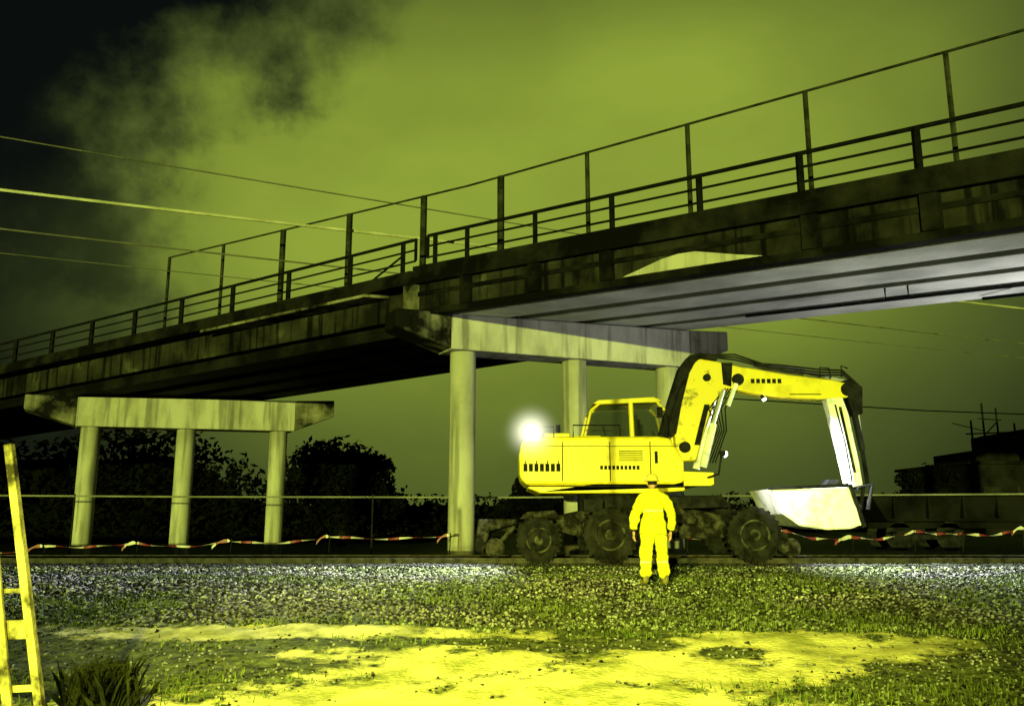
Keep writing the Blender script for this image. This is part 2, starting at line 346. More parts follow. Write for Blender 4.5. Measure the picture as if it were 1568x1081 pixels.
# ------------------------------------------------------------ excavator
ex=empty('wheeled_excavator')
body=MB(); body.prism([(.30,1.70),(.16,1.85),(.14,2.3),(.2,2.60),(.42,2.70),(2.2,2.72),(3.1,2.72),(3.35,2.68),(3.62,2.2),(3.62,1.75),(3.4,1.70)],17.95,20.3)
body.obj('engine_cover',M_yel,ex,bevel=.07)
b2=MB(); b2.prism([(.32,1.64),(.35,1.695),(4.1,1.695),(4.2,1.74),(4.2,1.93),(3.63,1.95),(3.63,1.75),(3.62,1.58),(2.9,1.53),(.6,1.53)],17.98,20.25); b2.obj('slew_platform',M_yel,ex,bevel=.03)
d=MB()
for x in (1.05,2.05,2.9): d.box(x,x+.018,17.935,17.952,1.78,2.60)
d.box(.35,3.5,17.935,17.952,2.50,2.512)
for i in range(7): d.box(.24+.115*i,.24+.115*i+.08,17.925,17.945,1.98,2.14)
for i in range(7):
    if i%2==0: d.box(.24+.115*i+.03,.24+.115*i+.05,17.92,17.944,2.05,2.2)
for i in range(10): d.box(1.85+.085*i,1.85+.085*i+.055,17.925,17.945,2.02,2.10)
for i in range(6): d.box(2.25,2.75,17.93,17.946,2.2+.04*i,2.215+.04*i)
d.box(.3,4.15,17.965,17.975,1.66,1.685)
d.box(3.0,3.06,17.92,17.949,2.15,2.4)
d.obj('dark_markings',M_blk,ex)
h=MB()
h.tube([(1.3,18.05,2.70),(1.3,18.05,2.96),(2.3,18.05,2.96),(2.3,18.05,2.72)],.016,6)
h.tube([(2.72,18.2,2.7),(2.72,18.2,3.1)],.035,8)
h.tube([(3.3,18.1,2.6),(3.3,18.05,3.25),(3.15,18.0,3.25)],.016,6)
h.tube([(1.0,18.4,2.7),(1.0,18.4,3.0)],.05,10)
h.tube([(3.15,18.0,3.12),(3.15,18.0,3.34)],.06,8)
h.tube([(.5,18.3,2.7),(.5,18.3,2.95),(.9,18.3,2.95),(.9,18.3,2.7)],.016,6)
h.obj('rails_exhaust_mirror',M_blk,ex)
hd=MB(); hd.box(.7,1.25,18.3,19.9,2.72,2.82); hd.box(1.35,2.0,19.0,20.0,2.72,2.83); hd.obj('engine_hatches',M_yel,ex,bevel=.03)
cab=MB(); cp=[(1.78,2.0),(1.62,2.75),(1.78,3.40),(1.98,3.56),(3.25,3.62),(3.45,3.4),(3.62,2.6),(3.62,1.75),(1.9,1.75)]
for y in (19.05,20.25):
    for i in range(len(cp)):
        a=cp[i]; c=cp[(i+1)%len(cp)]; cab.tube([(a[0],y,a[1]),(c[0],y,c[1])],.035,6)
for a in cp: cab.tube([(a[0],19.05,a[1]),(a[0],20.25,a[1])],.03,6)
cab.tube([(2.72,19.05,1.8),(2.68,19.05,3.60)],.06,6)
cab.prism([(1.82,3.55),(1.95,3.63),(3.2,3.70),(3.38,3.62),(3.3,3.58),(1.95,3.54)],19.0,20.3)
cab.prism([(1.78,1.8),(1.66,2.72),(3.6,2.72),(3.6,1.8)],19.03,20.27)
cab.obj('cab_frame',M_yel,ex,bevel=.012)
gl=MB()
for y in (19.055,20.235): gl.prism([(1.70,2.75),(1.82,3.36),(2.0,3.5),(3.22,3.56),(3.42,3.38),(3.56,2.75)],y,y+.01)
gl.obj('cab_glass',M_glass,ex)
st=MB(); st.box(2.9,3.3,19.4,19.9,2.72,2.82); st.prism([(2.80,2.7),(2.95,2.7),(2.88,3.35),(2.72,3.35)],19.42,19.88); st.tube([(3.4,19.65,2.6),(3.25,19.65,3.0)],.03,6)
st.tube([(2.2,19.6,2.72),(2.1,19.6,3.1)],.03,6); st.obj('seat_and_console',M_blk,ex,bevel=.03)
bo=MB()
bo.prism([(3.62,2.25),(3.60,2.85),(3.74,3.5),(3.93,4.20),(4.05,4.44),(4.22,4.54),(4.6,4.48),(5.2,4.34),(5.15,3.88),(4.95,3.84),(4.72,3.80),(4.48,3.50),(4.25,2.9),(4.05,2.25)],18.78,19.16)
bo.obj('boom_lower',M_yeld,ex,bevel=.04)
bo=MB(); bo.prism([(4.95,4.36),(5.3,4.34),(6.2,4.18),(7.2,4.06),(7.5,3.98),(7.62,3.84),(7.5,3.66),(6.9,3.62),(6.0,3.66),(5.3,3.76),(4.98,3.84)],18.80,19.14); bo.obj('boom_upper',M_yel,ex,bevel=.04)
bd_=MB(); bd_.prism([(4.7,4.44),(4.95,4.44),(4.9,3.9),(4.72,3.95)],18.765,18.779); 
for i in range(6): bd_.box(5.35+.12*i,5.43+.12*i,18.785,18.799,3.98,4.08)
bd_.box(6.2,6.9,18.785,18.799,3.72,3.74)
bd_.prism([(4.02,2.6),(4.14,2.6),(4.40,3.5),(4.28,3.5)],18.765,18.779)
bd_.obj('boom_markings',M_blk,ex)
bk=MB()
bk.prism([(3.34,2.7),(3.34,3.0),(3.54,3.65),(3.78,4.34),(3.98,4.60),(4.22,4.66),(4.6,4.58),(4.6,4.49),(4.22,4.55),(4.10,4.45),(3.96,4.2),(3.76,3.5),(3.62,2.85)],18.70,19.24)
bk.lathe([(.13,-.26),(.13,.26)],5.05,18.97,4.06,20); bk.lathe([(.15,-.24),(.15,.24)],7.5,18.97,3.84,20); bk.lathe([(.12,-.3),(.12,.3)],3.8,18.97,2.55,16); bk.lathe([(.08,-.3),(.08,.3)],4.35,18.97,4.1,16)
bk.tube([(3.24,18.62,2.65),(3.44,18.62,3.3),(3.72,18.62,4.05)],.085,10)
bk.prism([(7.35,4.02),(7.62,4.10),(7.86,3.9),(7.82,3.3),(7.62,3.25),(7.5,3.7)],18.84,19.10)
for k,off in enumerate((0,.06,.12)):
    bk.tube([(4.3,18.74,4.58+off*.3),(5.0,18.72,4.50+off),(5.6,18.72,4.34+off*.6),(6.0,18.72,4.26+off),(6.9,18.74,4.16+off),(7.4,18.76,4.16+off*.9),(7.75,18.8,3.95)],.022,6)
bk.tube([(6.9,18.8,4.1),(6.92,18.8,4.34),(7.12,18.8,4.32),(7.15,18.8,4.1)],.02,6)
bk.tube([(7.35,18.7,4.1),(7.36,18.7,4.36),(7.5,18.7,4.3)],.02,6)
for k in range(5):
    bk.tube([(4.2+.06*k,18.68,2.2),(4.5+.05*k,18.60,2.9),(4.35+.09*k,18.66,3.4),(4.75+.06*k,18.7,3.85)],.018,6)
bk.obj('linkages_and_hoses',M_blk,ex,bevel=.01)
hy=MB()
hy.tube([(4.15,18.60,2.10),(4.42,18.60,3.05)],.085,12); hy.tube([(4.15,19.28,2.10),(4.42,19.28,3.05)],.085,12)
hy.tube([(5.5,18.97,4.42),(6.6,18.97,4.26)],.08,12)
hy.tube([(4.78,18.66,3.45),(4.98,18.66,3.95)],.05,10)
hy.obj('cylinder_barrels',M_white,ex)
hy=MB(); hy.tube([(4.42,18.60,3.05),(4.68,18.60,3.80)],.045,10); hy.tube([(4.42,19.28,3.05),(4.68,19.28,3.80)],.045,10); hy.tube([(6.6,18.97,4.26),(7.6,18.97,4.03)],.04,10)
hy.tube([(7.75,18.97,3.35),(7.82,18.97,2.2)],.04,10); hy.obj('cylinder_rods',M_chrome,ex)
di=MB(); di.prism([(7.02,3.64),(7.36,3.76),(7.50,3.3),(7.66,2.2),(7.70,1.72),(7.38,1.66),(7.26,2.4)],18.82,19.12); di.obj('dipper_arm',M_white,ex,bevel=.03)
dm=MB(); dm.prism([(7.28,3.45),(7.34,3.45),(7.56,2.0),(7.50,2.0)],18.80,18.819); dm.tube([(7.2,18.79,3.5),(7.36,18.78,2.6),(7.45,18.79,1.8)],.018,6); dm.obj('dipper_seams',M_mech,ex)
ar=MB(); ar.tube([(7.66,18.97,3.5),(7.80,18.97,2.5)],.07,12); ar.tube([(7.80,18.97,2.5),(7.86,18.97,1.75)],.05,10)
ar.tube([(7.54,18.76,1.66),(7.86,18.76,1.75),(7.74,18.76,1.2)],.05,8);ar.tube([(7.54,19.18,1.66),(7.86,19.18,1.75),(7.74,19.18,1.2)],.05,8)
ar.obj('bucket_linkage',M_blk,ex)
fx_=lambda pr:[(5.45+(x-5.72)*.925,z) for x,z in pr]
bu=MB(); prof=fx_([(5.72,1.62),(5.98,1.10),(6.35,.86),(6.95,.78),(7.5,.80),(7.74,.88)]); inn=fx_([(5.80,1.62),(6.04,1.15),(6.38,.93),(6.95,.85),(7.46,.87),(7.66,.94)])
yb0,yb1=18.15,19.75
for i in range(len(prof)-1):
    a,c=prof[i],prof[i+1]; a2,c2=inn[i],inn[i+1]
    bu.hexa([(a[0],yb0,a[1]),(c[0],yb0,c[1]),(c[0],yb1,c[1]),(a[0],yb1,a[1]),(a2[0],yb0,a2[1]),(c2[0],yb0,c2[1]),(c2[0],yb1,c2[1]),(a2[0],yb1,a2[1])])
side=fx_([(5.74,1.62),(6.0,1.12),(6.36,.88),(6.95,.80),(7.5,.82),(7.72,.90),(7.66,1.2),(7.46,1.66)])
bu.prism(side,yb0-.03,yb0+.01); bu.prism(side,yb1-.01,yb1+.03)
bu.prism(fx_([(7.44,1.64),(7.50,1.70),(7.80,.9),(7.72,.86)]),yb0,yb1)
bu.obj('bucket_shell',M_white,ex,bevel=.012)
bu=MB(); bu.prism(fx_([(5.66,1.60),(5.72,1.66),(7.50,1.74),(7.48,1.66)]),yb0-.06,yb0-.031); bu.prism(fx_([(7.50,1.72),(7.58,1.72),(7.84,.86),(7.76,.82)]),yb0-.05,yb1+.05)
bu.prism(fx_([(7.2,1.68),(7.5,1.7),(7.6,1.85),(7.35,1.85)]),18.8,19.15); bu.obj('bucket_lip',M_blk,ex)
u=MB(); u.prism([(.9,.75),(.9,1.05),(1.6,1.2),(3.9,1.2),(4.6,1.05),(5.2,1.0),(5.2,.7),(4.2,.6),(1.6,.6)],18.3,19.95)
u.box(1.45,3.5,18.15,18.29,.55,.95); u.box(-.7,.9,18.4,19.8,.72,.92)
u.prism([(-.78,.35),(-.6,.3),(-.45,.75),(.1,.9),(.1,1.0),(-.7,1.0)],18.0,20.2)
u.prism([(.15,1.0),(.3,1.15),(.9,1.18),(1.0,1.0)],17.9,18.35)
u.prism([(2.6,.95),(2.9,1.25),(3.4,1.3),(3.9,1.0),(3.8,.9)],18.0,18.3)
u.obj('chassis',M_mech,ex,bevel=.03)
u=MB(); u.tube([(2.3,19.1,1.15),(2.3,19.1,1.54)],.85,28); u.box(5.0,5.6,18.7,19.4,.6,.85); u.prism([(5.5,.35),(5.7,.3),(5.7,.7),(5.5,.8)],17.95,20.1)
u.box(1.5,1.9,18.0,18.3,1.15,1.4); u.prism([(3.0,1.2),(3.2,1.45),(4.4,1.5),(4.6,1.25)],18.05,18.5)
for k in range(5): u.tube([(1.2+.3*k,18.1,1.1),(1.4+.3*k,18.02,.9+.1*math.sin(k)),(1.7+.3*k,18.1,1.2)],.025,6)
u.obj('slew_ring_and_blade',M_blk,ex,bevel=.02)
ty=MB(); ri=MB(); T=math.pi
for cx,R in ((.55,.46),(2.02,.56),(4.98,.56)):
    for cy,s in ((17.95,-1),(20.25,1)):
        zc=.12+R
        ty.lathe([(R*.55,-.16),(R*.82,-.19),(R*.97,-.15),(R,-.07),(R,.07),(R*.97,.15),(R*.82,.19),(R*.55,.16)],cx,cy,zc,36)
        for k in range(26):
            a=2*T*k/26; c_,s_=math.cos(a),math.sin(a); r0,r1=R*.96,R*1.035; w=.028
            for yo in (-.155,.03):
                pts_=[]
                for rr in (r0,r1):
                    for (t1,yy) in ((-w,yo),(w,yo),(w,yo+.125),(-w,yo+.125)):
                        pts_.append((cx+rr*c_-t1*s_,cy+yy,zc+rr*s_+t1*c_))
                ty.hexa(pts_)
        ri.lathe([(R*.56,.0),(R*.56,s*.17),(R*.5,s*.175),(R*.42,s*.11),(R*.2,s*.10),(R*.2,s*.18),(R*.1,s*.185)],cx,cy,zc,24)
        for k in range(8):
            a=2*T*k/8; ri.lathe([(.02,s*.10),(.02,s*.14)],cx+R*.31*math.cos(a),cy,zc+R*.31*math.sin(a),6)
ty.obj('tyres',M_tyre,ex); ri.obj('rims',M_rim,ex)
u=MB()
for cx in (-.35,5.75):
    for cy in (17.98,19.42): u.lathe([(.17,-.06),(.2,-.05),(.2,-.03),(.17,-.02),(.17,.06)],cx,cy,.42,20); u.tube([(cx,cy,.42),(cx+(.4 if cx<0 else -.4),cy,.85)],.05,8)
u.obj('rail_guide_wheels',M_mech,ex)
def lamp_head(x,y,z,dx,dy,dz,r,parent,name):
    d_=Vector((dx,dy,dz)).normalized(); p=Vector((x,y,z))
    B=MB(); B.tube([p-d_*.12,p-d_*.02],r*.7,18,r); B.obj(name+'_housing',M_blk,parent)
    B=MB(); B.tube([p-d_*.018,p+d_*.015],r*.95,24); B.obj(name+'_lens',M_lamp,parent)
lamp_head(.42,17.98,2.78,-.25,-1,-.05,.18,ex,'rear_work_lamp')
lamp_head(5.6,18.70,3.60,.6,-.2,-1,.045,ex,'boom_work_lamp')
lamp_head(4.35,17.40,2.30,1,.35,-.25,.06,ex,'side_work_lamp')
B=MB(); B.tube([(.42,18.1,2.6),(.42,18.1,2.75)],.02,6); B.tube([(4.1,18.05,1.85),(4.2,17.4,1.9),(4.27,17.4,2.28)],.022,6); B.obj('lamp_brackets',M_blk,ex)
me=bpy.data.meshes.new('lamp_glow_halo'); bm=bmesh.new(); bmesh.ops.create_icosphere(bm,subdivisions=3,radius=.75); bm.to_mesh(me); bm.free()  # self-emitting sphere, added as the glare halo around the rear work lamp
ms=bpy.data.materials.new('lamp_glow_halo'); ms.use_nodes=True; nt=ms.node_tree; nt.nodes.clear(); N=nt.nodes; L=nt.links
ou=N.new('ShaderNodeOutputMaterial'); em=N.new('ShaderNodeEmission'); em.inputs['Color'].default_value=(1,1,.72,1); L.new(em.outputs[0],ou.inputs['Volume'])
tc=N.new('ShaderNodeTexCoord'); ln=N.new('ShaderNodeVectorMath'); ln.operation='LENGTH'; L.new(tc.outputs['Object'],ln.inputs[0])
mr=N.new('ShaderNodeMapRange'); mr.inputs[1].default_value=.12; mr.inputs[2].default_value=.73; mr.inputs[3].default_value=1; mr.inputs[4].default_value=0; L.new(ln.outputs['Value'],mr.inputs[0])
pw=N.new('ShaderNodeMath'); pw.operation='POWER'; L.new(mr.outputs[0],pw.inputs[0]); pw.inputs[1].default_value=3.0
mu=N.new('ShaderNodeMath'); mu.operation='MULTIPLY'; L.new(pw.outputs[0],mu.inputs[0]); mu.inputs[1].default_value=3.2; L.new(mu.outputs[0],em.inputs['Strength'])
me.materials.append(ms); o=bpy.data.objects.new('lamp_glow_halo',me); COL.objects.link(o); o.location=(.40,17.75,2.79); o.parent=ex

# ------------------------------------------------------------ worker
def skin_mesh(name,verts,edges,radii,mat,sub=2,root=0):
    me=bpy.data.meshes.new(name); me.from_pydata(verts,edges,[]); o=bpy.data.objects.new(name,me); COL.objects.link(o)
    md=o.modifiers.new('skin','SKIN'); md.use_smooth_shade=True
    for i,r in enumerate(radii):
        sv=me.skin_vertices[0].data[i]; sv.radius=r if isinstance(r,tuple) else (r,r); sv.use_root=(i==root)
    s=o.modifiers.new('sub','SUBSURF'); s.levels=sub; s.render_levels=sub
    dg=bpy.context.evaluated_depsgraph_get(); dg.update(); ev=o.evaluated_get(dg)
    m2=bpy.data.meshes.new_from_object(ev); bpy.data.objects.remove(o)
    for mt in (mat if isinstance(mat,list) else [mat]): m2.materials.append(mt)
    o2=bpy.data.objects.new(name,m2); COL.objects.link(o2)
    for p in m2.polygons: p.use_smooth=True
    return o2
man=empty('construction_worker')
mv=[(0,0,.97),(0,-.005,1.12),(0,-.01,1.28),(0,-.01,1.40),(0,0,1.50),(0,.01,1.56)]
mr_=[(.175,.14),(.19,.145),(.20,.15),(.165,.125),(.075,.075),(.055,.055)]
me_=[(0,1),(1,2),(2,3),(3,4),(4,5)]
for s in (-1,1):
    k=len(mv)
    mv+=[(s*.195,-.01,1.40),(s*.275,-.03,1.22),(s*.325,-.01,1.10),(s*.335,.03,.98),(s*.32,.06,.875)]
    mr_+=[.098,.09,.082,.075,.058]; me_+=[(3,k),(k,k+1),(k+1,k+2),(k+2,k+3),(k+3,k+4)]
    k=len(mv)
    mv+=[(s*.10,0,.83),(s*.125,.01,.66),(s*.14,.025,.49),(s*.155,.0,.28),(s*.165,-.01,.10)]
    mr_+=[(.12,.125),(.112,.115),(.10,.105),(.098,.10),(.10,.105)]; me_+=[(0,k),(k,k+1),(k+1,k+2),(k+2,k+3),(k+3,k+4)]
bodyo=skin_mesh('body_and_suit',mv,me_,mr_,[M_suit,M_band,M_skin],3)
for v in bodyo.data.vertices:
    c=v.co
    if c.z<1.45:
        f_=.026*noise.noise(Vector((c.x*8,c.y*8,c.z*12)))+.013*noise.noise(Vector((c.x*20,c.y*20,c.z*35)))
        v.co+=v.normal*f_
for p in bodyo.data.polygons:
    z=p.center.z; x=abs(p.center.x)
    if z>1.50: p.material_index=2
    elif (1.17<z<1.21 and x<.2): p.material_index=1
    elif .36<z<.39: p.material_index=1
bodyo.parent=man
hm=MB(); seg=36; rings=[]
for z,ra,rb in ((1.02,.20,.155),(.9,.222,.175),(.815,.235,.185),(.81,.215,.165),(.9,.2,.155)):
    rings.append([(ra*math.cos(2*T*k/seg)*(1+.035*math.sin(5*2*T*k/seg)),rb*math.sin(2*T*k/seg)*(1+.035*math.sin(7*2*T*k/seg)),z+.012*math.sin(3*2*T*k/seg)) for k in range(seg)])
hm.add([q for R in rings for q in R],[(i*seg+k,i*seg+(k+1)%seg,(i+1)*seg+(k+1)%seg,(i+1)*seg+k) for i in range(4) for k in range(seg)])
hm.obj('jacket_hem',M_suit,man,smooth=True)
co=MB(); co.tube([(.085*math.cos(2*T*k/16),.005+.08*math.sin(2*T*k/16),1.50-.012*math.sin(2*T*k/16)) for k in range(17)],.038,8); co.obj('collar',M_suit,man,smooth=True)
for s in (-1,1):
    bx,by,bz=s*.32,.065,.865
    hv=[(bx,by,bz),(bx,by+.005,bz-.05),(bx,by+.01,bz-.09)]; hr=[(.026,.03),(.020,.040),(.018,.040)]; he=[(0,1),(1,2)]
    o=skin_mesh('palm',hv,he,hr,M_skin,2); o.parent=man
    for j,(off,ln_) in enumerate(((-.030,.068),(-.010,.078),(.011,.073),(.031,.058))):
        y0=by+.01+off*1.0
        fv=[(bx,y0,bz-.08),(bx-s*.004,y0,bz-.10-ln_*.25),(bx-s*.014,y0+.002,bz-.10-ln_*.62),(bx-s*.030,y0+.003,bz-.10-ln_*.9)]
        o=skin_mesh('finger',fv,[(0,1),(1,2),(2,3)],[.0095,.009,.0085,.007],M_skin,1); o.parent=man
    fv=[(bx,by+.02,bz-.03),(bx-s*.012,by+.05,bz-.055),(bx-s*.018,by+.062,bz-.085),(bx-s*.02,by+.062,bz-.105)]
    o=skin_mesh('thumb',fv,[(0,1),(1,2),(2,3)],[.013,.011,.0095,.008],M_skin,1); o.parent=man
for s in (-1,1):
    o=skin_mesh('boot',[(s*.165,-.02,.20),(s*.168,-.035,.06),(s*.175,.06,.05),(s*.185,.15,.04)],[(0,1),(1,2),(2,3)],[.062,(.052,.055),(.05,.045),(.045,.034)],M_boot,2); o.parent=man
hd=bmesh.new(); bmesh.ops.create_uvsphere(hd,u_segments=32,v_segments=24,radius=1)
for v in hd.verts:
    x,y,z=v.co; 
    jaw=1-.28*max(0,-z)
    v.co=Vector((x*.074*jaw,y*.095*(1-.12*max(0,-z)),z*.115))
    if y>.6 and abs(x)<.2: v.co.y+=.018*math.exp(-((z+.12)/.16)**2)*(1-abs(x)/.2)
    if y>.5: v.co.y-=.010*math.exp(-((abs(x)-.38)/.15)**2-((z-.08)/.12)**2)
    if y>.7 and abs(x)<.3: v.co.y+=.005*math.exp(-((z+.45)/.07)**2)
me=bpy.data.meshes.new('head'); hd.to_mesh(me); hd.free(); me.materials.append(M_skin)
for p in me.polygons: p.use_smooth=True
ho=bpy.data.objects.new('head',me); COL.objects.link(ho); ho.location=(0,.02,1.635); ho.parent=man
ea=MB()
for s in (-1,1): ea.tube([(s*.074,.01,1.66),(s*.084,.0,1.645),(s*.082,.005,1.62),(s*.074,.015,1.60)],.011,8)
ea.obj('ears',M_skin,man,smooth=True)
ey=MB()
for s in (-1,1): ey.lathe([(.002,-.01),(.011,-.006),(.012,0),(.009,.006),(.002,.009)],s*.029,.02+.082,1.645,10)
ey.obj('eyes',M_hair,man,smooth=True)
hr_=MB(); rings=[]
for z,r in ((1.61,.070),(1.64,.08),(1.68,.08)):
    rings.append([(r*math.cos(a),.01+r*1.15*math.sin(a),z) for a in np.linspace(math.pi*1.0,2*math.pi,14)])
hr_.add([q for R in rings for q in R],[(i*14+k,i*14+k+1,(i+1)*14+k+1,(i+1)*14+k) for i in range(2) for k in range(13)]); hr_.obj('hair',M_hair,man,smooth=True)
he_=MB(); rings=[]; seg=28
for z,r in ((1.672,.128),(1.68,.130),(1.684,.108),(1.72,.106),(1.755,.092),(1.78,.066),(1.795,.03),(1.798,.004)):
    rings.append([(r*.95*math.cos(2*T*k/seg),.02+r*1.12*math.sin(2*T*k/seg)+(.03*max(0,math.sin(2*T*k/seg)) if r>.12 else 0),z) for k in range(seg)])
he_.add([q for R in rings for q in R],[(i*seg+k,i*seg+(k+1)%seg,(i+1)*seg+(k+1)%seg,(i+1)*seg+k) for i in range(7) for k in range(seg)]); he_.obj('safety_helmet',M_helm,man,smooth=True)
MX,MY=2.27,13.9
man.location=(MX,MY,gz(MX,MY)+.01); man.rotation_euler=(0,0,math.radians(12)); man.scale=(.98,.98,.98)

# ------------------------------------------------------------ barrier tape with stakes
def tape(name,pts,h=.055):
    e=empty(name); B=MB(); S=MB(); n=0
    for i in range(len(pts)-1):
        a=Vector(pts[i]); c=Vector(pts[i+1]); K=40; prev=None; sag=random.uniform(.04,.12); ph=random.random()*6
        for k in range(K+1):
            t_=k/K; p=a.lerp(c,t_); p.z-=sag*4*t_*(1-t_); p.z+=.012*math.sin(t_*13+ph)
            tw=math.sin(t_*7+ph)*1.35; dv=Vector((0,math.sin(tw),math.cos(tw)))*h/2
            cur=(p-dv,p+dv)
            if prev: B.add([prev[0],cur[0],cur[1],prev[1]],[(0,1,2,3)])
            prev=cur
        if random.random()<.8:
            q0=c; L_=random.uniform(.3,.6); pv=None
            for k in range(9):
                t_=k/8; p=q0+Vector((-L_*t_*.8,-.05,-.26*t_*t_+.10*t_)); dv=Vector((.01,0,1))*h*.5*(1+.3*math.sin(k))
                cur=(p-dv,p+dv)
                if pv: B.add([pv[0],cur[0],cur[1],pv[1]],[(0,1,2,3)])
                pv=cur
    for p in pts: S.tube([(p[0],p[1]+.02,gz(p[0],p[1])-.05),(p[0]+.03,p[1]+.02,p[2]+.06)],.012,6)
    B.obj('striped_tape',M_tape,e); S.obj('stakes',M_blk,e)
tape('barrier_tape',[(-13.5,20.6,.16),(-11.2,20.8,.36),(-9.2,21.3,.42),(-7.0,21.6,.46),(-4.6,21.8,.56),(-1.6,22.2,.58)])
tape('barrier_tape',[(4.2,20.9,.55),(6.6,20.8,.70),(8.3,21.2,.56),(10.0,21.6,.70),(11.4,22.0,.64),(13.0,22.1,.76),(15.5,22.6,.7)],.065)
e_=empty('cable_fence')
B=MB(); B.tube([(-22,26,1.72),(-10,26,1.64),(0,26,1.62),(20,26,1.75)],.028,6); B.obj('cable',M_wire3,e_)
B=MB()
for x in (-22,-13.2,-4.2,20): B.tube([(x,26,-.8),(x,26,1.72)],.03,6)
B.obj('fence_posts',M_blk,e_)

# ------------------------------------------------------------ near timber gate
gt=empty('timber_gate')
B=MB()
def plank(a,c,w,t_):
    a=Vector(a); c=Vector(c); d_=(c-a).normalized(); s_=Vector((0,1,0)); r_=d_.cross(s_).normalized()*w/2; s_=s_*t_/2
    B.hexa([a-r_-s_,a+r_-s_,a+r_+s_,a-r_+s_,c-r_-s_,c+r_-s_,c+r_+s_,c-r_+s_])
plank((-3.38,6.6,-.66),(-3.90,6.6,1.60),.060,.06)
plank((-3.66,6.64,-.62),(-3.97,6.64,.9),.07,.03)
plank((-5.2,6.685,.15),(-3.60,6.685,.22),.14,.025)
plank((-5.2,6.685,-.28),(-3.52,6.685,-.2),.05,.025)
plank((-5.2,6.685,.46),(-3.66,6.685,.50),.035,.025)
plank((-4.9,6.60,-.6),(-5.0,6.60,1.5),.07,.07)
B.obj('posts_and_boards',M_wood,gt,bevel=.006)
def leafmass(B,c,r,n,size,flat=1.0):
    for _ in range(n):
        d_=Vector((random.gauss(0,1),random.gauss(0,1),random.gauss(0,1))).normalized()*random.random()**.45
        k=1+.35*noise.noise(d_*2.3+Vector(c))
        p=Vector((c[0]+d_.x*r[0]*k,c[1]+d_.y*r[1]*k,c[2]+d_.z*r[2]*k))
        a=Vector((random.gauss(0,1),random.gauss(0,1),random.gauss(0,1))).normalized(); b_=a.orthogonal().normalized()
        s=size*random.uniform(.5,1.2)
        B.add([p-a*s,p+b_*s*.5,p+a*s,p-b_*s*.5],[(0,1,2,3)])
B=MB()
for _ in range(420):
    a=random.random()*6.28; h=random.uniform(.14,.42); l=random.uniform(.05,.22); x=-3.3+random.gauss(0,.12); y=7.25+random.gauss(0,.1)
    w=.008; z=gz(x,y)
    B.add([(x-w,y,z-.02),(x+w,y,z-.02),(x+l*math.cos(a)*.5+w,y+l*math.sin(a)*.5,z+h*.7),(x+l*math.cos(a),y+l*math.sin(a),z+h)],[(0,1,2,3)])
leafmass(B,(-3.3,7.25,-.30),(.25,.2,.2),900,.035)
B.obj('grassy_shrub',M_shrub)

# ------------------------------------------------------------ background trees
def tree(name,x,y,h,rx,clumps,n,size):
    e=empty(name); B=MB(); z0=gz(x,y)-.1
    B.tube([(x,y,z0),(x+.1,y,z0+h*.3),(x,y,z0+h*.6)],.3,10,.14)
    L_=MB()
    for i in range(clumps):
        a=random.random()*6.28; rr=rx*random.uniform(.1,.72); zz_=z0+h*random.uniform(.3,.80)
        cx,cy=x+rr*math.cos(a),y+rr*math.sin(a)*.8
        B.tube([(x,y,z0+h*.35),((x+cx)/2,(y+cy)/2,(z0+h*.4+zz_)/2),(cx,cy,zz_)],.09,6,.03)
        s=random.uniform(.24,.40)*rx; leafmass(L_,(cx,cy,zz_),(s,s,s*.75),n,size)
    B.obj('trunk_and_limbs',M_bark,e); L_.obj('crown',M_leaf,e)
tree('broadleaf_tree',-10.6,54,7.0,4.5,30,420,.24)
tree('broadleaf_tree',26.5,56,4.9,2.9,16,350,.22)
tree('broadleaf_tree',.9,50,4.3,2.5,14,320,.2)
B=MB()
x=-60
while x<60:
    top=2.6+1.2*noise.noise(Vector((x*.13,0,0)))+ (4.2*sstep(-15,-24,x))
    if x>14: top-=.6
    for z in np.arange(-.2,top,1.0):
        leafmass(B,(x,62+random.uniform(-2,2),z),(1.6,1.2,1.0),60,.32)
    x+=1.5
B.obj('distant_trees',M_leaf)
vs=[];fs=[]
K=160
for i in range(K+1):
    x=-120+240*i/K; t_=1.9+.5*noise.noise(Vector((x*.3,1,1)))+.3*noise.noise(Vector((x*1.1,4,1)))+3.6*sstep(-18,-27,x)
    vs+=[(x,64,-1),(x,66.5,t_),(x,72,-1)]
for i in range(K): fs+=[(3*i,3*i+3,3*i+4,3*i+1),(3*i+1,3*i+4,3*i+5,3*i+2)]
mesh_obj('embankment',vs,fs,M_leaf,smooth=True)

# ------------------------------------------------------------ works building and parked wagon at right
bd=empty('industrial_building')
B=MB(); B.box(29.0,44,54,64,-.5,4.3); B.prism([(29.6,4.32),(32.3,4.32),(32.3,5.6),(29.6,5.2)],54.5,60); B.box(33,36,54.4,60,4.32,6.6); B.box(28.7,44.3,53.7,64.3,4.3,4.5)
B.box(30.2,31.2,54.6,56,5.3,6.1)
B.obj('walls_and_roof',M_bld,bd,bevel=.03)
B=MB()
for i in range(6): B.box(29.6+2.1*i,30.7+2.1*i,53.93,53.97,1.6,2.9)
B.box(31.9,32.4,53.92,53.98,-.4,1.2); B.obj('windows_and_door',M_blk,bd)
B=MB()
for x,h_ in ((29.8,7.2),(30.6,8.3),(31.5,8.0),(32.6,7.0)): B.tube([(x,55,4.4),(x,55,h_)],.07,6)
B.tube([(29.4,55,6.3),(33.1,55,6.45)],.05,6); B.tube([(30.3,55,7.3),(31.8,55,7.2)],.04,6); B.tube([(29.8,55,5.4),(31.5,55,7.1)],.04,6); B.tube([(28.6,55,7.0),(30.6,55,6.5)],.03,6)
B.obj('roof_masts',M_blk,bd)
wg=empty('rail_wagon')
